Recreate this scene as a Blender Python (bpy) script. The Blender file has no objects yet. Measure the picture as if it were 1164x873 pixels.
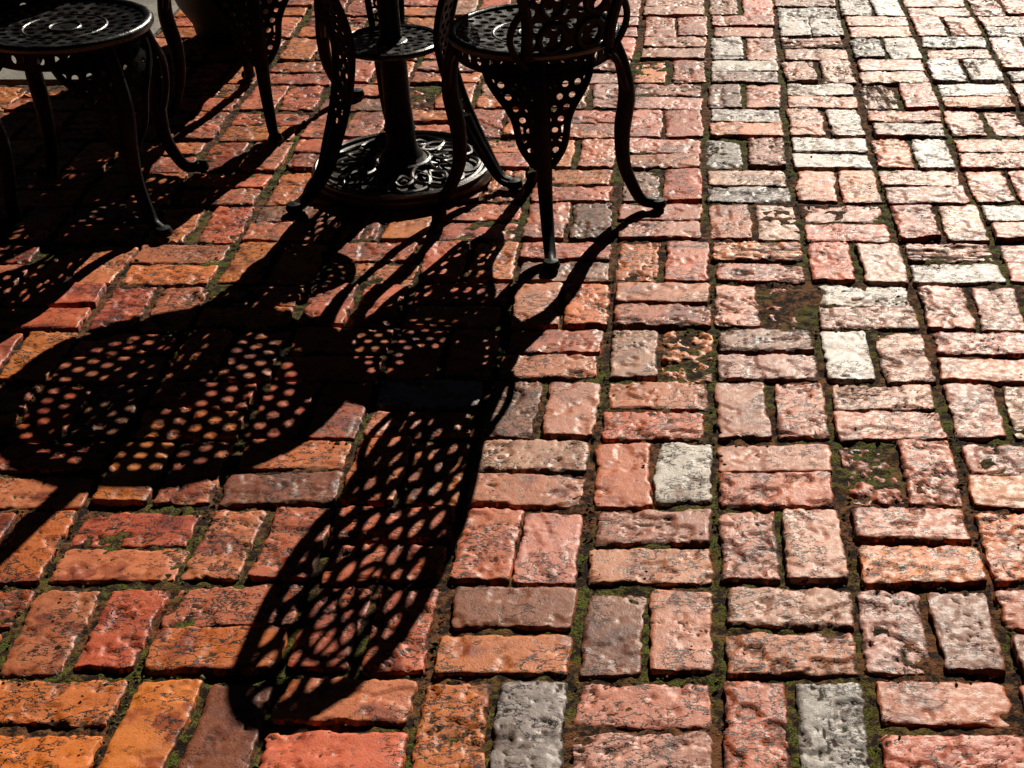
import bpy, math, random
import numpy as np
from mathutils import Vector, Matrix
random.seed(7); rng=np.random.default_rng(11)
S=bpy.context.scene
S.view_settings.view_transform='Standard'; S.view_settings.look='None'; S.view_settings.exposure=0

# ------------------------------------------------------------------ noise
_T=rng.random((4,256,256)).astype(np.float64)
def vnoise(x,y,k=0):
    xi=np.floor(x).astype(int); yi=np.floor(y).astype(int)
    fx=x-xi; fy=y-yi; fx=fx*fx*(3-2*fx); fy=fy*fy*(3-2*fy)
    T=_T[k]; a=T[xi&255,yi&255]; b=T[(xi+1)&255,yi&255]; c=T[xi&255,(yi+1)&255]; d=T[(xi+1)&255,(yi+1)&255]
    return (a*(1-fx)+b*fx)*(1-fy)+(c*(1-fx)+d*fx)*fy
def fbm(x,y,k=0,o=4):
    s=0;a=.5;t=0
    for i in range(o):
        s=s+a*vnoise(x+i*17.3,y-i*9.1,(k+i)&3); t+=a; a*=.5; x=x*2.03; y=y*2.03
    return s/t
def sst(a,b,x):
    t=np.clip((x-a)/(b-a),0,1); return t*t*(3-2*t)

# ------------------------------------------------------------------ node helpers
def newmat(n):
    m=bpy.data.materials.new(n); m.use_nodes=True
    nt=m.node_tree; b=nt.nodes['Principled BSDF']; return m,nt,b
def N(nt,t,**kw):
    n=nt.nodes.new(t)
    for k,v in kw.items():
        if k in n.inputs: n.inputs[k].default_value=v
        else: setattr(n,k,v)
    return n
def mixc(nt,fac,a,b,mode='MIX'):
    n=nt.nodes.new('ShaderNodeMix'); n.data_type='RGBA'; n.blend_type=mode
    for i,v in ((0,fac),(6,a),(7,b)):
        if hasattr(v,'is_linked'): nt.links.new(v,n.inputs[i])
        elif i==0: n.inputs[0].default_value=v
        else: n.inputs[i].default_value=(*v,1)
    return n.outputs[2]
def mth(nt,op,a,b=0.0,clamp=False):
    n=nt.nodes.new('ShaderNodeMath'); n.operation=op; n.use_clamp=clamp
    for i,v in ((0,a),(1,b)):
        if hasattr(v,'is_linked'): nt.links.new(v,n.inputs[i])
        else: n.inputs[i].default_value=v
    return n.outputs[0]
def mapr(nt,v,a,b,c=0.,d=1.):
    n=nt.nodes.new('ShaderNodeMapRange'); n.interpolation_type='SMOOTHSTEP'
    nt.links.new(v,n.inputs[0])
    for i,x in zip((1,2,3,4),(a,b,c,d)): n.inputs[i].default_value=x
    return n.outputs[0]
def noise(nt,vec,sc,det=4,rough=.55,dist=0.):
    n=N(nt,'ShaderNodeTexNoise'); n.inputs['Scale'].default_value=sc; n.inputs['Detail'].default_value=det
    n.inputs['Roughness'].default_value=rough; n.inputs['Distortion'].default_value=dist
    nt.links.new(vec,n.inputs['Vector']); return n.outputs['Fac']

# ------------------------------------------------------------------ materials
def mat_brick():
    m,nt,b=newmat('weathered_brick'); L=nt.links.new
    tc=N(nt,'ShaderNodeTexCoord'); at=N(nt,'ShaderNodeAttribute'); at.attribute_name='tint'
    ar=N(nt,'ShaderNodeAttribute'); ar.attribute_name='rnd'
    ap=N(nt,'ShaderNodeAttribute'); ap.attribute_name='pit'
    az=N(nt,'ShaderNodeAttribute'); az.attribute_name='nz'
    sx=N(nt,'ShaderNodeSeparateXYZ'); L(az.outputs['Vector'],sx.inputs[0])
    sr=N(nt,'ShaderNodeSeparateXYZ'); L(ar.outputs['Vector'],sr.inputs[0])
    sc=N(nt,'ShaderNodeVectorMath'); sc.operation='MULTIPLY_ADD'; L(ar.outputs['Vector'],sc.inputs[0]); sc.inputs[1].default_value=(7,7,7); L(tc.outputs['Object'],sc.inputs[2])
    v=sc.outputs[0]
    n1,n4,cm=sx.outputs[0],sx.outputs[1],sx.outputs[2]
    n2=noise(nt,v,70,3,.6); n3=noise(nt,v,300,2,.7)
    col=at.outputs['Color']; wear=sr.outputs[2]
    dark=mixc(nt,1.0,col,(.52,.34,.26),'MULTIPLY')
    lite=mixc(nt,.08,mixc(nt,1.0,col,(1.24,1.28,1.30),'MULTIPLY'),(.66,.48,.38))
    c=mixc(nt,mapr(nt,n1,.48,.28),col,dark)
    c=mixc(nt,mth(nt,'MULTIPLY',mapr(nt,n4,.48,.60),mth(nt,'ADD',mth(nt,'MULTIPLY',wear,.5),.3)),c,lite)
    c=mixc(nt,mth(nt,'MULTIPLY',mapr(nt,n2,.43,.30),mth(nt,'ADD',mth(nt,'MULTIPLY',wear,.6),.3)),c,(.05,.018,.010))
    spk=mth(nt,'MULTIPLY',mapr(nt,n3,.42,.32),mapr(nt,mth(nt,'ADD',n4,mth(nt,'MULTIPLY',wear,.2)),.66,.46,.35,.98))
    c=mixc(nt,spk,c,(.014,.007,.004))
    c=mixc(nt,mth(nt,'MULTIPLY',mapr(nt,n3,.60,.74),.22),c,(.74,.50,.37))
    mp=N(nt,'ShaderNodeMapping'); mp.inputs['Scale'].default_value=(1,1.6,1); L(v,mp.inputs['Vector'])
    nr=noise(nt,mp.outputs[0],30,4,.62)
    cr=mth(nt,'MULTIPLY',mapr(nt,mth(nt,'ABSOLUTE',mth(nt,'SUBTRACT',nr,.5)),.024,.012),cm)
    c=mixc(nt,mth(nt,'MULTIPLY',cr,.97),c,(.008,.005,.003))
    pit=ap.outputs['Fac']
    pm=mapr(nt,mth(nt,'ADD',pit,mth(nt,'MULTIPLY',mth(nt,'SUBTRACT',n2,.5),.9)),.35,.80)
    soil=mixc(nt,mapr(nt,n4,.5,.6),(.045,.021,.010),(.040,.038,.009))
    c=mixc(nt,mth(nt,'MULTIPLY',pm,.88),c,soil)
    L(c,b.inputs['Base Color'])
    r=mapr(nt,n2,.35,.65,.44,.60)
    r=mth(nt,'ADD',r,mth(nt,'MULTIPLY',pm,.35)); L(r,b.inputs['Roughness'])
    b.inputs['Specular IOR Level'].default_value=.45
    h=mth(nt,'ADD',mth(nt,'MULTIPLY',n2,.45),mth(nt,'MULTIPLY',n3,.30)); h=mth(nt,'SUBTRACT',h,mth(nt,'MULTIPLY',cr,.9))
    bp=N(nt,'ShaderNodeBump'); bp.inputs['Strength'].default_value=1.0; bp.inputs['Distance'].default_value=.0017
    L(h,bp.inputs['Height']); L(bp.outputs[0],b.inputs['Normal'])
    return m
def mat_soil():
    m,nt,b=newmat('joint_soil_moss'); L=nt.links.new
    tc=N(nt,'ShaderNodeTexCoord'); v=tc.outputs['Object']
    n1=noise(nt,v,3.5,3); n2=noise(nt,v,60,4,.7); n3=noise(nt,v,320,2,.7)
    c=mixc(nt,mapr(nt,n2,.42,.62),(.018,.010,.006),(.24,.10,.04))
    moss=mixc(nt,mapr(nt,n3,.4,.58),(.022,.030,.005),(.15,.165,.020))
    mm=mth(nt,'MULTIPLY',mapr(nt,n1,.43,.55),mapr(nt,n2,.46,.54))
    c=mixc(nt,mm,c,moss); L(c,b.inputs['Base Color']); b.inputs['Roughness'].default_value=.95
    b.inputs['Specular IOR Level'].default_value=.2
    bp=N(nt,'ShaderNodeBump'); bp.inputs['Distance'].default_value=.006
    L(mth(nt,'ADD',mth(nt,'MULTIPLY',n2,.5),mth(nt,'MULTIPLY',n3,.5)),bp.inputs['Height']); L(bp.outputs[0],b.inputs['Normal'])
    return m
def mat_iron(name='black_cast_metal',base=(.0025,.0027,.0030),hi=(.006,.006,.006),ro=.48,bd=.0008,sp=.14):
    m,nt,b=newmat(name); L=nt.links.new
    tc=N(nt,'ShaderNodeTexCoord'); v=tc.outputs['Object']
    n=noise(nt,v,40,3,.6); n2=noise(nt,v,260,2,.6)
    L(mixc(nt,mapr(nt,n,.55,.75),base,hi),b.inputs['Base Color'])
    L(mapr(nt,n,.3,.7,ro-.06,ro+.15),b.inputs['Roughness']); b.inputs['Specular IOR Level'].default_value=sp
    bp=N(nt,'ShaderNodeBump'); bp.inputs['Distance'].default_value=bd; bp.inputs['Strength'].default_value=.6
    L(n2,bp.inputs['Height']); L(bp.outputs[0],b.inputs['Normal'])
    return m
def mat_simple(name,a,bb,sc,ro,bd=.003):
    m,nt,b=newmat(name); L=nt.links.new
    tc=N(nt,'ShaderNodeTexCoord'); v=tc.outputs['Object']
    n=noise(nt,v,sc,4,.65); n2=noise(nt,v,sc*14,3,.7)
    c=mixc(nt,mapr(nt,n,.35,.65),a,bb); c=mixc(nt,mth(nt,'MULTIPLY',mapr(nt,n2,.5,.35),.5),c,tuple(x*.3 for x in a))
    L(c,b.inputs['Base Color']); b.inputs['Roughness'].default_value=ro
    bp=N(nt,'ShaderNodeBump'); bp.inputs['Distance'].default_value=bd
    L(n2,bp.inputs['Height']); L(bp.outputs[0],b.inputs['Normal'])
    return m
M_brick=mat_brick(); M_soil=mat_soil(); M_iron=mat_iron()
M_seat=mat_iron('polished_black_metal',(.004,.004,.0045),(.02,.02,.02),.27,.0010,.75)
M_base=mat_iron('umbrella_base_metal',(.035,.024,.018),(.10,.06,.035),.34,.0010,.7)
M_conc=mat_simple('concrete',(.22,.20,.17),(.34,.31,.27),6,.8)
M_ground=mat_simple('earth_ground',(.10,.07,.045),(.17,.13,.09),3,.95,.01)
M_fab=mat_simple('green_canvas',(.02,.05,.03),(.03,.07,.04),8,.85,.001)
M_leaf=mat_simple('shrub_leaf',(.03,.06,.015),(.06,.11,.03),20,.6,.001)
M_pot=mat_simple('dark_planter',(.006,.0055,.005),(.012,.010,.009),20,.6,.001)
M_deb=mat_simple('grit',(.12,.055,.025),(.42,.20,.09),60,.9,.001)
M_mossd=mat_simple('moss_tuft',(.035,.050,.006),(.13,.155,.020),60,.9,.001)

# ------------------------------------------------------------------ mesh utils
def npmesh(name,V,F,mat,smooth=True,attrs=None):
    me=bpy.data.meshes.new(name); me.vertices.add(len(V)); me.vertices.foreach_set('co',V.astype(np.float32).ravel())
    nf,k=F.shape; me.loops.add(nf*k); me.loops.foreach_set('vertex_index',F.astype(np.int32).ravel())
    me.polygons.add(nf); me.polygons.foreach_set('loop_start',np.arange(nf,dtype=np.int32)*k)
    me.polygons.foreach_set('loop_total',np.full(nf,k,dtype=np.int32))
    me.update(calc_edges=True)
    me.polygons.foreach_set('use_smooth',np.full(nf,smooth,dtype=bool))
    if attrs:
        for an,(ty,data) in attrs.items():
            a=me.attributes.new(an,ty,'POINT'); a.data.foreach_set({'FLOAT_COLOR':'color','FLOAT_VECTOR':'vector','FLOAT':'value'}[ty],data.astype(np.float32).ravel())
    me.materials.append(mat); me.validate()
    o=bpy.data.objects.new(name,me); S.collection.objects.link(o); return o
class MB:
    def __init__(s): s.v=[]; s.f=[]
    def add(s,vs,fs):
        o=len(s.v); s.v+= [tuple(x) for x in vs]; s.f+=[tuple(i+o for i in f) for f in fs]
    def obj(s,name,mat,parent=None,smooth=True,ang=40):
        me=bpy.data.meshes.new(name); me.from_pydata(s.v,[],s.f); me.materials.append(mat)
        import bmesh
        bm=bmesh.new(); bm.from_mesh(me); bmesh.ops.remove_doubles(bm,verts=bm.verts,dist=1e-5); bmesh.ops.recalc_face_normals(bm,faces=bm.faces); bm.to_mesh(me); bm.free()
        if smooth:
            me.polygons.foreach_set('use_smooth',[True]*len(me.polygons))
            try: me.set_sharp_from_angle(angle=math.radians(ang))
            except Exception: pass
        o=bpy.data.objects.new(name,me); S.collection.objects.link(o)
        if parent: o.parent=parent
        return o
    def tube(s,pts,rad,k=8,closed=False,flat=1.0):
        pts=[Vector(p) for p in pts]; n=len(pts)
        if not hasattr(rad,'__len__'): rad=[rad]*n
        rings=[]; up=None
        for i in range(n):
            if closed: t=(pts[(i+1)%n]-pts[i-1]).normalized()
            else: t=(pts[min(i+1,n-1)]-pts[max(i-1,0)]).normalized()
            if up is None:
                up=Vector((0,0,1)) if abs(t.z)<.9 else Vector((1,0,0))
            x=up-t*up.dot(t); x.normalize(); y=t.cross(x); up=x
            rings.append([pts[i]+x*math.cos(2*math.pi*j/k)*rad[i]*flat+y*math.sin(2*math.pi*j/k)*rad[i] for j in range(k)])
        vs=[p for r in rings for p in r]; fs=[]
        m=n if closed else n-1
        for i in range(m):
            a=i*k; b=((i+1)%n)*k
            for j in range(k): fs.append((a+j,a+(j+1)%k,b+(j+1)%k,b+j))
        if not closed:
            fs.append(tuple(range(k-1,-1,-1))); fs.append(tuple((n-1)*k+j for j in range(k)))
        s.add(vs,fs)
    def lathe(s,prof,c=(0,0,0),k=48):
        vs=[];fs=[]
        for r,z in prof:
            for j in range(k):
                a=2*math.pi*j/k; vs.append((c[0]+r*math.cos(a),c[1]+r*math.sin(a),c[2]+z))
        for i in range(len(prof)-1):
            for j in range(k): fs.append((i*k+j,i*k+(j+1)%k,(i+1)*k+(j+1)%k,(i+1)*k+j))
        s.add(vs,fs)
    def cell(s,outer,inner,mp,th):
        n=len(outer); h=th/2
        vs=[mp(a,b,h) for a,b in outer]+[mp(a,b,h) for a,b in inner]+[mp(a,b,-h) for a,b in outer]+[mp(a,b,-h) for a,b in inner]
        fs=[]
        for i in range(n):
            j=(i+1)%n
            fs+=[(i,j,n+j,n+i),(2*n+j,2*n+i,3*n+i,3*n+j),(n+i,n+j,3*n+j,3*n+i)]
        s.add(vs,fs)
    def hexlat(s,inside,clamp,box,size,hf,mp,th):
        R=size/math.sqrt(3); x0,x1,y0,y1=box; r=0; y=y0
        while y<=y1:
            nx=int((x1-x0)/size)+2; c0=-(nx//2)*size+(size/2 if r%2 else 0)
            for i in range(nx+1):
                x=(x0+x1)/2+c0+i*size
                if inside(x,y):
                    out=[];inn=[]
                    for q in range(12):
                        a=math.radians(30*q+30); am=(math.degrees(a)-30)%60
                        rr=R*math.cos(math.radians(30))/math.cos(math.radians(am-30))
                        out.append(clamp(x+rr*math.cos(a),y+rr*math.sin(a)))
                        p=clamp(x+hf*size/2*math.cos(a),y+hf*size/2*math.sin(a)); inn.append(p)
                    s.cell(out,inn,mp,th)
            y+=R*1.5; r+=1
    def polar(s,r0,r1,nr,pitch,hf,mp,th):
        dr=(r1-r0)/nr
        for i in range(nr):
            rc=r0+dr*(i+.5); n=max(6,round(2*math.pi*rc/pitch)); da=2*math.pi/n
            for j in range(n):
                ac=(j+(.5 if i%2 else 0))*da; out=[];inn=[]
                for q in range(16):
                    a=2*math.pi*q/16; m=1/max(abs(math.cos(a)),abs(math.sin(a)))
                    out.append((rc+dr/2*m*math.cos(a),ac+da/2*m*math.sin(a)))
                    inn.append((rc+dr/2*hf*math.cos(a),ac+da/2*hf*math.sin(a)))
                s.cell(out,inn,mp,th)
def catmull(P,n=8):
    P=[Vector(p) for p in P]; out=[]
    Q=[2*P[0]-P[1]]+P+[2*P[-1]-P[-2]]
    for i in range(1,len(Q)-2):
        for k in range(n):
            t=k/n; a,b,c,d=Q[i-1],Q[i],Q[i+1],Q[i+2]
            out.append(.5*((2*b)+(c-a)*t+(2*a-5*b+4*c-d)*t*t+(3*b-a-3*c+d)*t**3))
    out.append(P[-1]); return out
def circ(c,r,n=24,z=None):
    return [(c[0]+r*math.cos(2*math.pi*i/n),c[1]+r*math.sin(2*math.pi*i/n),c[2]) for i in range(n)]
def empty(name,loc,rz=0):
    e=bpy.data.objects.new(name,None); e.location=loc; e.rotation_euler=(0,0,rz); e.empty_display_size=.1; S.collection.objects.link(e); return e

# ------------------------------------------------------------------ brick pavement
MOD=.2175; X0=.05; Y0=1.79
pal={'orange':(.76,.190,.020),'red':(.68,.125,.036),'rust':(.54,.090,.016),'pink':(.65,.225,.120),'rose':(.67,.30,.19),
     'brown':(.28,.075,.022),'grey':(.38,.32,.30),'pale':(.74,.64,.58),'dkgrey':(.26,.21,.19),'clay':(.64,.165,.055)}
over={(-1,2,1):'pale',(0,-1,1):'grey',(-2,-1,1):'dkgrey',(1,1,1):'clay',(1,0,0):'rose',(0,4,1):'brown',
      (-1,0,0):'brown',(-1,0,1):'pink',(-2,0,1):'brown',(-1,4,0):'rose',(0,1,0):'pink',(0,1,1):'rose',(0,0,1):'rose',(0,0,0):'clay',
      (1,2,1):'rust',(1,1,0):'orange',(0,5,0):'clay',(1,3,1):'rose',(1,3,0):'pink',(0,3,0):'pink',(-1,1,0):'pink',(-1,1,1):'pink',
      (-2,2,0):'clay',(-2,2,1):'rose',(-2,1,0):'clay',(-2,1,1):'pink',(-2,0,0):'orange',(-3,-1,0):'red',(-3,-1,1):'clay',(-3,0,1):'red',
      (-2,-1,0):'orange',(-1,-1,0):'rose',(-1,-1,1):'pink',(0,-1,0):'red',(1,-1,0):'red',(1,-1,1):'clay',(1,4,0):'pale',(1,4,1):'rose',
      (-1,2,0):'clay',(0,2,0):'clay',(0,2,1):'pink',(-3,2,0):'orange',(-3,2,1):'orange',(-4,-1,0):'orange',(-5,-1,1):'orange',(-4,1,0):'clay',(-3,0,0):'rust',
      (0,3,1):'pink',(-3,3,1):'grey',(-2,3,0):'brown',(-2,3,1):'pink',(-4,0,0):'orange',(-5,-1,0):'orange',(-5,0,1):'red',
      (0,8,0):'grey',(0,8,1):'rose',(1,5,1):'pale',(1,9,0):'pale',(1,9,1):'pale',(0,9,0):'grey',(2,6,0):'pale',(1,10,1):'pale',(2,9,1):'pale',(0,12,1):'pale'}
sunk={(0,5,1):.006,(1,2,0):.007,(-1,4,1):.004}
hi=[];lo=[]
for ci in range(-22,18):
    for ri in range(-9,32):
        for k in (0,1):
            H=((ci+ri)%2==0)
            cx=X0+MOD*(ci+.5); cy=Y0+MOD*(ri+.5)
            if cx<-1.69 and cy>4.405: continue
            off=(k-.5)*MOD/2*1.0
            if H: bx,by,rz=cx,cy+off,0.
            else: bx,by,rz=cx+off,cy,math.pi/2
            u=random.random(); g=min(1,max(0,(cx+1.2)/2.1)); g=min(1,g+max(0,(cy-3.0)*.12)*(cx>-.3))  # g weights pinker, paler tints right and far: sun sheen put into the colour
            if u<.07: nm='brown'
            elif random.random()<g: nm=random.choice(['pink','pink','rose','clay','clay','clay','rose','red','rust','orange','rose','pink']+(['pale','pale','grey'] if cy>3.1 and cx>.1 else ['clay']) if g>.6 else ['pink','rose','clay','clay','red','clay','rust','red','orange'])
            else: nm=random.choice(['orange','orange','red','red','rust','clay','orange','red','clay','orange'])
            nm=over.get((ci,ri,k),nm)
            c=np.array(pal[nm])*random.uniform(.78,1.12)
            q=.03 if nm in('grey','pale','dkgrey') else .12
            c=c*np.array([1,random.uniform(1-q,1+q*.7),random.uniform(1-q,1+q)])
            sk=sunk.get((ci,ri,k),0.); rg=random.random()
            if (ci,ri,k) in over: rg=min(rg,.88)
            elif random.random()<.012: sk=.005
            wx=float(fbm(np.array(bx*.8+9),np.array(by*.8+4),0,2)-.5)*.05; wy=float(fbm(np.array(bx*.8+29),np.array(by*.8+44),1,2)-.5)*.05
            row=(bx+wx,by+wy,rz+random.gauss(0,.020),random.uniform(.193,.207),random.uniform(.093,.1015),random.gauss(0,.0022)-sk,
                 random.gauss(0,.013),random.gauss(0,.020),*c,random.random(),random.random(),random.random(),sk, rg,random.gauss(0,.0024),random.gauss(0,.0024))
            y=by; vis=(1.25<y<5.6) and (-.379*(y+.886)-.25<bx<.183*(y+.886)+.25)
            (hi if vis else lo).append(row)
def bricks(rows,nu,nv,name):
    A=np.array(rows); B=len(A)
    def par(n):
        t=np.linspace(0,1,n-4); p=np.concatenate([[0,.010],t*(1-.05)+.025,[.990,1]]); return p*2-1
    U,V=np.meshgrid(par(nu),par(nv))
    U=U[None];V=V[None]
    a=lambda i:A[:,i][:,None,None]
    L=a(3)/2; W=a(4)/2
    x=U*L; y=V*W; ox=a(11)*200; oy=a(12)*200
    wx=(fbm(ox+x*14,oy+y*14,0,3)-.5)*.015+(fbm(ox+x*70,oy+y*70,2,3)-.5)*.009
    wy=(fbm(ox+50+x*14,oy+y*14,1,3)-.5)*.013+(fbm(ox+90+x*70,oy+y*70,3,3)-.5)*.009
    eU=np.abs(U)**6; eV=np.abs(V)**6
    dx=L-np.abs(x); dy=W-np.abs(y)
    d=np.minimum(dx,dy)
    R=.010
    qx=np.maximum(R-dx,0); qy=np.maximum(R-dy,0); d=np.where((qx>0)&(qy>0),R-np.sqrt(qx*qx+qy*qy),d)
    X=x+wx*eU; Y=y+wy*eV
    cp=np.where((qx>0)&(qy>0),np.maximum(0,-d),0); X=X-np.sign(x)*cp*.7; Y=Y-np.sign(y)*cp*.7
    n1=fbm(ox+x*22,oy+y*22,0,4); n2=fbm(ox+x*60+7,oy+y*60,1,4); n3=fbm(ox+x*170,oy+y*170+3,2,3)
    rough=a(15)
    dd=d-(n2-.47)*(.005+.014*rough)-(n1-.5)*.005
    rr=.0042; t=np.clip(1-dd/rr,0,1.0); drop=rr*.85*(1-np.sqrt(np.maximum(0,1-t*t)))
    chip=sst(.635,.655,fbm(ox+x*30+31,oy+y*30,3,4)+.05*rough+.11*np.exp(-d/.010))*(.0016+.0022*rough)
    aspect=np.where(rough>.7,.30,1.0)
    g=np.abs(fbm(ox+x*26*aspect+11,oy+y*40,1,4)-.5); g2=np.abs(fbm(ox+x*34+70,oy+y*22,2,4)-.5)
    mask=sst(.46,.60,fbm(ox+x*9+3,oy+y*9,0,2)+.22*(rough-.5))
    crack=np.maximum(sst(.020,.0,g),sst(.012,.0,g2)*.8)*mask*.0028
    sn=fbm(ox+x*14,oy+y*150,1,3); stri=np.where(rough>.95,sst(.50,.36,sn)*.0030,0)
    worn=(fbm(ox+x*8,oy+y*8,1,2)-.5)*.0018
    Z=a(5)+x*a(6)+y*a(7)+worn-drop-chip-crack-stri+(n2-.5)*.0006+(n3-.5)*.0006
    sk=a(14); Z=Z-(sk>0)*(n1-.5)*.018-(sk>0)*(n2-.5)*.018
    pit=np.clip(drop/.0036*.9+chip/.0038*.55+crack/.0028*1.1+stri/.0030*.8,0,1.3); pit=np.where(sk>0,np.maximum(pit,.28+(n2-.45)*2.6),pit)
    for sl in ((slice(None),0,slice(None)),(slice(None),-1,slice(None)),(slice(None),slice(None),0),(slice(None),slice(None),-1)): Z[sl]=-.04; pit[sl]=1.1
    c=np.cos(a(2)); s=np.sin(a(2))
    PX=a(0)+a(16)+X*c-Y*s; PY=a(1)+a(17)+X*s+Y*c
    Vt=np.stack([PX,PY,Z],-1).reshape(-1,3)
    a1=fbm(ox+x*16,oy+y*16+40,2,4); a4=fbm(ox+x*34+60,oy+y*34,3,4)
    cmk=sst(.40,.52,fbm(ox+x*13+90,oy+y*13,1,3)+.24*(rough-.5))
    nz=np.stack([a1,a4,cmk],-1).reshape(-1,3)
    n=nu*nv; i=np.arange(nu-1); j=np.arange(nv-1); I,J=np.meshgrid(i,j); q=(J*nu+I).ravel()
    F=np.stack([q,q+1,q+1+nu,q+nu],-1)[None]+(np.arange(B)*n)[:,None,None]; F=F.reshape(-1,4)
    col=np.concatenate([A[:,8:11],np.ones((B,1))],1); col=np.repeat(col,n,0)
    rnd=np.repeat(A[:,11:14],n,0)
    return npmesh(name,Vt,F,M_brick,True,{'tint':('FLOAT_COLOR',col),'rnd':('FLOAT_VECTOR',rnd),'nz':('FLOAT_VECTOR',nz),'pit':('FLOAT',pit.reshape(-1))})
pav=empty('brick_pavement',(0,0,0))
o=bricks(hi,50,27,'paving_bricks_near'); o.parent=pav
o=bricks(lo,14,9,'paving_bricks_outer'); o.parent=pav
gx=np.arange(-2.75,1.6,.0075); gy=np.arange(1.1,5.7,.0075); GX,GY=np.meshgrid(gx,gy)
Zs=-.0080+(fbm(GX*6,GY*6,0,3)-.5)*.010+(fbm(GX*45,GY*45,1,4)-.5)*.012
Zs=np.where((GX<-1.70)&(GY>4.41),-.02,Zs)
Vs=np.stack([GX,GY,Zs],-1).reshape(-1,3); nx=len(gx); I,J=np.meshgrid(np.arange(nx-1),np.arange(len(gy)-1)); q=(J*nx+I).ravel()
o=npmesh('joint_soil',Vs,np.stack([q,q+1,q+1+nx,q+nx],-1),M_soil); o.parent=pav
mb=MB(); mb.add([(-60,-60,-.028),(60,-60,-.028),(60,120,-.028),(-60,120,-.028)],[(0,1,2,3)]); mb.obj('ground',M_ground,None,False)
mb=MB(); mb.add([(-4.8,-.2,-.0235),(4.0,-.2,-.0235),(4.0,8.8,-.0235),(-4.8,8.8,-.0235)],[(0,1,2,3)]); mb.obj('joint_soil_outer',M_soil,pav,False)
def crumbs(name,nb,mat,rs,moss):
    px=rng.uniform(-2.4,1.4,nb); py=rng.uniform(1.35,5.2,nb)
    fxm=((px-X0)/MOD)%1; fym=((py-Y0)/MOD)%1
    near=(np.minimum(fxm,1-fxm)<.05)|(np.minimum(fym,1-fym)<.05)
    if moss: keep=near&(fbm(px*3,py*3,2,3)>.47)
    else: keep=near|(rng.random(nb)<.08)
    px=px[keep];py=py[keep];near=near[keep]; vs=[];fs=[]
    for x,y,nr in zip(px,py,near):
        if x<-1.70 and y>4.40: continue
        r=rs+abs(random.gauss(0,rs)); z=-.005 if nr else .001
        b=len(vs)
        for dx,dy,dz in ((1,0,0),(0,1,0),(-1,0,0),(0,-1,0),(0,0,1),(0,0,-1)):
            vs.append((x+dx*r*random.uniform(.6,1.6),y+dy*r*random.uniform(.6,1.6),z+r*.5+dz*r*random.uniform(.5,1)))
        for f in ((0,1,4),(1,2,4),(2,3,4),(3,0,4),(1,0,5),(2,1,5),(3,2,5),(0,3,5)): fs.append([b+i for i in f])
    npmesh(name,np.array(vs),np.array(fs),mat,False)
crumbs('grit_debris',11000,M_deb,.0011,False)
crumbs('joint_moss',30000,M_mossd,.0015,True)
mb=MB()
for (xa,xb,ya,yb) in ((-3.2,-1.705,4.415,5.9),(-4.75,-3.21,4.415,5.9),(-3.2,-1.705,5.91,7.4),(-4.75,-3.21,5.91,7.4),(-3.2,-1.705,7.41,8.7),(-4.75,-3.21,7.41,8.7)):
    e=.012; z=.004
    mb.add([(xa,ya,-.05),(xb,ya,-.05),(xb,yb,-.05),(xa,yb,-.05),(xa,ya,z-e),(xb,ya,z-e),(xb,yb,z-e),(xa,yb,z-e),(xa+e,ya+e,z),(xb-e,ya+e,z),(xb-e,yb-e,z),(xa+e,yb-e,z)],
      [(0,1,5,4),(1,2,6,5),(2,3,7,6),(3,0,4,7),(4,5,9,8),(5,6,10,9),(6,7,11,10),(7,4,8,11),(8,9,10,11)])
mb.obj('concrete_sidewalk',M_conc,None,False)

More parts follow.
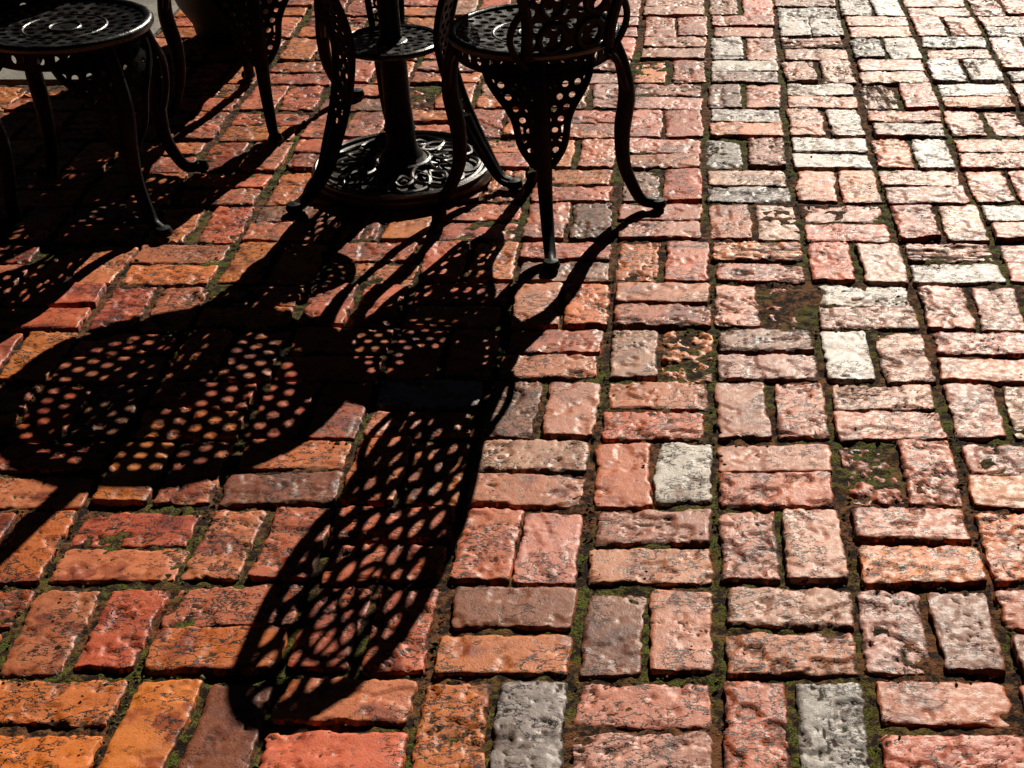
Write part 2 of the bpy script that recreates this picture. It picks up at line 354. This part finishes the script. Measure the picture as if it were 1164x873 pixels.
# ------------------------------------------------------------------ chair
def chair(loc,bdir,legs,seat_r=.185,h=.90):
    rz=math.atan2(bdir[1],bdir[0])+math.pi/2
    e=empty('ornate_metal_chair',loc,rz); zs=.44
    mb=MB()
    mp=lambda r,a,w:(r*math.cos(a),r*math.sin(a),zs-.006+.010*(r/seat_r)**2+w)
    mb.polar(.034,seat_r-.008,5,.030,.64,mp,.0055)
    mb.lathe([(.0001,zs-.002),(.034,zs-.002),(.036,zs-.010),(.0001,zs-.010)],k=24)
    for r in (.034,.092): mb.tube([(r*math.cos(t*math.pi/18),r*math.sin(t*math.pi/18),zs-.002) for t in range(36)],.0035,6,True)
    mb.tube(circ((0,0,zs+.002),seat_r,64),.0115,10,True)
    mb.obj('seat',M_seat,e)
    mb=MB()
    mpc=lambda z,a,w:((seat_r-.010+w)*math.cos(a),(seat_r-.010+w)*math.sin(a),z)
    for j in range(34):
        da=2*math.pi/34; ac=j*da; out=[];inn=[]
        for q in range(16):
            a=2*math.pi*q/16; m=1/max(abs(math.cos(a)),abs(math.sin(a)))
            out.append((zs-.024+.02*m*math.cos(a),ac+da/2*m*math.sin(a))); inn.append((zs-.024+.02*.5*math.cos(a),ac+da/2*.5*math.sin(a)))
        mb.cell(out,inn,mpc,.005)
    mb.tube(circ((0,0,zs-.045),seat_r-.010,64),.004,6,True)
    mb.obj('apron',M_iron,e)
    for li,(wa,fr,orn) in enumerate(legs):
        a=math.radians(wa)-rz; R=Vector((math.cos(a),math.sin(a),0)); T=Vector((-math.sin(a),math.cos(a),0))
        prof=[(seat_r-.012,.430),(seat_r+.012,.365),(seat_r+.022,.29),(seat_r+.010,.20),(seat_r+.012,.12),(seat_r+.035+(fr-.28)*.4,.058),(fr-.035,.022),(fr,.013)]
        P=catmull([R*r+Vector((0,0,z)) for r,z in prof],6); mb=MB(); n=len(P)
        rad=[]
        for i,p in enumerate(P):
            t=i/(n-1); rad.append(.0165+.004*math.exp(-((t-.35)/.15)**2)-.004*max(0,(t-.55)/.45))
        mb.tube(P,rad,10,flat=1.0)
        mb.lathe([(.0001,.026),(.016,.023),(.021,.012),(.018,0.0045),(.0001,0.0045)],c=R*(fr+.002),k=16)
        TL=.245 if orn else .13; W0=.102 if orn else .05
        def rz_at(z):
            for i in range(len(P)-1):
                if P[i].z>=z>=P[i+1].z:
                    f=(P[i].z-z)/max(1e-6,P[i].z-P[i+1].z); return P[i].lerp(P[i+1],f)
            return P[0]
        wf=lambda t:(W0*max(0,1-(t/TL))**.70*(1+.16*math.sin(t/TL*9))+.008)
        def mpk(s,t,w):
            p=rz_at(.430-t); return p+T*s-R*(s*s/(2*.16))+R*w
        ins=lambda s,t:(0<=t<=TL) and abs(s)<wf(t)-.002
        cl=lambda s,t:(max(-wf(t),min(wf(t),s)),max(0,min(TL,t)))
        mb.hexlat(ins,cl,(-W0,W0,.004,TL),.028,.52,mpk,.006)
        for sg in (-1,1):
            mb.tube([mpk(sg*wf(t),t,0) for t in [TL*i/22 for i in range(23)]],.0085,8)
        mb.obj('leg_%d'%(li+1),M_iron,e)
    HB=h-zs
    def hw(t):
        u=t/HB
        if u<.78: return .100+.040*math.sin(min(1,u/.72)*math.pi/2)-.012*math.sin(u/.78*math.pi*2)
        return .1405*math.sqrt(max(0,1-((u-.78)/.22)**2))
    def mpb(s,t,w):
        return Vector((s,-(seat_r-.004+.17*(max(0.,t)/HB)**1.15)+.7*s*s-w,zs+t))
    ros=(0,HB*.74)
    ins=lambda s,t:0<=t<=HB and abs(s)<hw(t)-.001 and math.hypot(s-ros[0],t-ros[1])>.062
    def cl(s,t):
        t=max(0,min(HB,t)); w=hw(t); s=max(-w,min(w,s))
        d=math.hypot(s-ros[0],t-ros[1])
        if d<.056: s=ros[0]+(s-ros[0])*.056/max(d,1e-6); t=ros[1]+(t-ros[1])*.056/max(d,1e-6)
        return s,t
    mb=MB(); mb.hexlat(ins,cl,(-.15,.15,.006,HB),.040,.63,mpb,.007)
    tt=[HB*(1-(1-i/40)**1.8) for i in range(41)]
    ol=[mpb(hw(t),t,0) for t in tt]+[mpb(-hw(t),t,0) for t in reversed(tt[:-1])]
    mb.tube(ol,.0135,8)
    mb.tube([mpb(ros[0]+.056*math.cos(q*math.pi/16),ros[1]+.056*math.sin(q*math.pi/16),0) for q in range(32)],.0065,6,True)
    mb.tube([mpb(ros[0]+.014*math.cos(q*math.pi/8),ros[1]+.014*math.sin(q*math.pi/8),0) for q in range(16)],.007,6,True)
    for k in range(6):
        a=k*math.pi/3
        mb.tube([mpb(ros[0]+math.cos(a)*(.036+.018*math.cos(q*math.pi/8))-math.sin(a)*.013*math.sin(q*math.pi/8),ros[1]+math.sin(a)*(.036+.018*math.cos(q*math.pi/8))+math.cos(a)*.013*math.sin(q*math.pi/8),0) for q in range(16)],.0045,6,True)
    for sg in (-1,1):
        mb.tube([mpb(sg*(.100+.040*math.sin(u*math.pi)),-.02+u*.16,.004) for u in [i/14 for i in range(15)]],.0085,6)
        mb.tube([mpb(sg*(.045+.030*math.cos(q*math.pi/8)),.045+.034*math.sin(q*math.pi/8),.003) for q in range(16)],.009,6,True)
        mb.tube([mpb(sg*(.050+.026*math.cos(q*math.pi/8)),.125+.030*math.sin(q*math.pi/8),.003) for q in range(16)],.007,6,True)
    mb.obj('backrest',M_iron,e)
    return e
chair((-.355,3.49,0),(.5,-.866),[(-82,.325,True),(3,.275,False),(98,.27,True),(172,.28,False)])
chair((-1.43,3.53,0),(-.75,.66),[(-42,.28,True),(48,.28,True),(-140,.24,False),(138,.26,False)])
chair((-1.20,4.19,0),(-.5,.866),[(-68,.275,True),(20,.27,True),(-160,.27,False),(110,.27,False)])

# ------------------------------------------------------------------ planter with shrub
pl=empty('potted_shrub',(-1.44,4.86,0))
mb=MB(); mb.lathe([(.0001,.004),(.10,.004),(.115,.02),(.12,.05),(.155,.11),(.20,.24),(.235,.38),(.245,.42),(.262,.43),(.262,.465),(.24,.465),(.235,.43),(.0001,.42)],k=48); mb.obj('planter_pot',M_pot,pl)
mb=MB()
for i in range(5200):
    u=random.random()**.5; th=random.uniform(0,2*math.pi); zz=random.uniform(-1,1)
    lump=1+.16*math.sin(3*th+1)+.12*math.sin(5*th+zz*4)
    r=u*.28*math.sqrt(1-zz*zz*.85)*lump; p=Vector((r*math.cos(th),r*math.sin(th),.69+zz*.25*(.9+.2*random.random())))
    a=Vector((random.gauss(0,1),random.gauss(0,1),random.gauss(0,.6))).normalized(); bb=a.cross(Vector((random.gauss(0,1),random.gauss(0,1),random.gauss(0,1)))).normalized()
    s1=random.uniform(.018,.03); s2=s1*.45
    mb.add([p-a*s1,p+bb*s2,p+a*s1,p-bb*s2],[(0,1,2,3)])
mb.obj('shrub_foliage',M_leaf,pl,False)
mb=MB()
for k in range(7):
    a=k*.9; mb.tube([(0.02*math.cos(a),.02*math.sin(a),.41),(.06*math.cos(a),.06*math.sin(a),.55),(.14*math.cos(a+.3),.14*math.sin(a+.3),.72)],[.008,.006,.003],6)
mb.obj('shrub_stems',M_pot,pl)

# ------------------------------------------------------------------ table
PC=(-.722,3.71)
t=empty('ornate_metal_patio_table',(PC[0],PC[1],0)); TH=.665; TR=.325
mb=MB(); mp=lambda r,a,w:(r*math.cos(a),r*math.sin(a),TH+w)
mb.polar(.060,.285,6,.0385,.63,mp,.0055)
mb.lathe([(.028,TH+.003),(.060,TH+.003),(.060,TH-.004),(.028,TH-.004),(.028,TH+.003)],k=36)
mb.lathe([(.282,TH+.0035),(.318,TH+.004),(.340,TH-.003),(.340,TH-.024),(.333,TH-.026),(.326,TH-.008),(.282,TH-.0035)],k=72)
for r in (.135,.2475): mb.tube(circ((0,0,TH-.003),r,60),.005,6,True)
mb.obj('table_top',M_iron,t)
mb=MB(); mp2=lambda r,a,w:(r*math.cos(a),r*math.sin(a),.345+w)
mb.polar(.034,.112,3,.026,.60,mp2,.006); mb.tube(circ((0,0,.345),.118,48),.009,8,True); mb.tube(circ((0,0,.345),.034,24),.006,8,True)
mb.obj('lower_ring_shelf',M_seat,t)
for li,(wa,fr) in enumerate(((225.5,.322),(343.5,.298),(104,.31))):
    a=math.radians(wa); R=Vector((math.cos(a),math.sin(a),0)); T=Vector((-math.sin(a),math.cos(a),0))
    prof=[(.26,TH-.012),(.235,.59),(.175,.50),(.142,.40),(.140,.33),(.160,.24),(.195,.15),(.232,.075),(fr-.035,.025),(fr,.012)]
    P=catmull([R*r+Vector((0,0,z)) for r,z in prof],6); n=len(P)
    def at(u):
        f=u*(n-1); i=min(n-2,int(f)); return P[i].lerp(P[i+1],f-i)
    def nrm(u):
        tg=(at(min(1,u+.02))-at(max(0,u-.02))).normalized(); return tg.cross(T)
    SL=.95
    wf=lambda s: .038+.006*math.sin(s*9) if s<.50 else .038-.026*min(1,(s-.50)/.32)+.006*math.sin(s*9)*max(0,1-(s-.5)*5)
    mpl=lambda s,tt,w: at(tt/SL)+T*s+nrm(tt/SL)*w
    ins=lambda s,tt:0<=tt<=.76 and abs(s)<wf(tt)-.004
    cl=lambda s,tt:(max(-wf(tt),min(wf(tt),s)),max(0,min(SL,tt)))
    mb=MB(); mb.hexlat(ins,cl,(-.05,.05,0,.76),.028,.62,mpl,.007)
    for sg in (-1,1): mb.tube([mpl(sg*wf(SL*i/46),SL*i/46,0) for i in range(47)],.0085,8)
    k=int(n*.62); mb.tube(P[k:],[.013]*(n-k),8)
    mb.lathe([(.0001,.026),(.017,.023),(.022,.012),(.019,.0045),(.0001,.0045)],c=R*fr,k=16)
    mb.obj('leg_%d'%(li+1),M_iron,t)

# ------------------------------------------------------------------ umbrella with base
u=empty('patio_umbrella',(PC[0],PC[1],0))
mb=MB(); BR=.228
mb.lathe([(.0001,.004),(BR-.004,.004),(BR,.009),(BR,.022),(BR-.006,.029),(BR-.020,.030),(BR-.028,.020),(.165,.022),(.11,.028),(.070,.036),(.050,.060),(.0001,.062)],k=96)
for r,z in ((BR-.012,.032),(.196,.0255),(.066,.044)): mb.tube(circ((0,0,z),r,72),.0065,6,True)
# interlaced strap-work knot: overlapping rings weaving over and under, plus two wavy bands
for k in range(9):
    a=2*math.pi*k/9; c=(.128*math.cos(a),.128*math.sin(a)); pts=[]
    for q in range(40):
        X=c[0]+.062*math.cos(q*math.pi/20+a); Y=c[1]+.062*math.sin(q*math.pi/20+a); rr=math.hypot(X,Y)
        pts.append((X,Y,.0265+.012*(.195-rr)/.125+.0022*math.sin(q*math.pi/5+1)+.003))
    mb.tube(pts,.0052,6,True)
for ph in (0,math.pi):
    pts=[]
    for q in range(144):
        a=2*math.pi*q/144; rr=.128+.026*math.cos(9*a+ph)
        pts.append((rr*math.cos(a),rr*math.sin(a),.0285+.012*(.195-rr)/.125+.002*math.sin(18*a+ph)))
    mb.tube(pts,.0048,6,True)
mb.obj('base_plate',M_base,u)
mb=MB()
mb.lathe([(.062,.040),(.050,.062),(.040,.075),(.036,.10),(.036,.12),(.040,.126),(.036,.132),(.033,.20),(.032,.33),(.036,.338),(.036,.35),(.027,.356),(.027,.36)],k=28)
mb.obj('base_sleeve',M_iron,u)
mb=MB(); mb.lathe([(.0255,.30),(.0255,2.30),(.015,2.33),(.0001,2.36)],k=24); mb.obj('pole',M_iron,u)
mb=MB(); K=64; vs=[];fs=[]; Z=[(1.18,.075),(1.25,.085),(1.4,.09),(1.6,.085),(1.9,.068),(2.15,.045),(2.27,.028)]
for z,r in Z:
    for q in range(K):
        a=2*math.pi*q/K; rr=r*(1+.28*math.sin(8*a+z*1.5)); vs.append((rr*math.cos(a),rr*math.sin(a),z))
for i in range(len(Z)-1):
    for q in range(K): fs.append((i*K+q,i*K+(q+1)%K,(i+1)*K+(q+1)%K,(i+1)*K+q))
fs.append(tuple(range(K))); mb.add(vs,fs); mb.tube(circ((0,0,1.55),.105,32),.008,6,True); mb.obj('furled_canopy',M_fab,u)

# ------------------------------------------------------------------ light, world, camera
el=math.radians(30.6); az=math.atan2(.248,.967)
d=Vector((-math.sin(az)*math.cos(el),-math.cos(az)*math.cos(el),-math.sin(el)))
ld=bpy.data.lights.new('sun','SUN'); ld.energy=4.8; ld.angle=math.radians(.3); ld.color=(1,.91,.77)
lo_=bpy.data.objects.new('sun',ld); lo_.rotation_euler=d.to_track_quat('-Z','Y').to_euler(); S.collection.objects.link(lo_)
w=bpy.data.worlds.new('World'); S.world=w; w.use_nodes=True; nt=w.node_tree
sk=nt.nodes.new('ShaderNodeTexSky'); sk.sky_type='NISHITA'; sk.sun_disc=False; sk.sun_elevation=el; sk.sun_rotation=az
bg=nt.nodes['Background']; bg.inputs['Strength'].default_value=.002; nt.links.new(sk.outputs[0],bg.inputs[0])
cd=bpy.data.cameras.new('camera'); cam=bpy.data.objects.new('camera',cd); S.collection.objects.link(cam)
cam.location=(0,0,1.534); cam.rotation_euler=(math.radians(60),0,0)
cd.sensor_width=36; cd.lens=1793/1164*36; cd.shift_x=-203/1164; cd.clip_end=500; cd.clip_start=.05
S.camera=cam
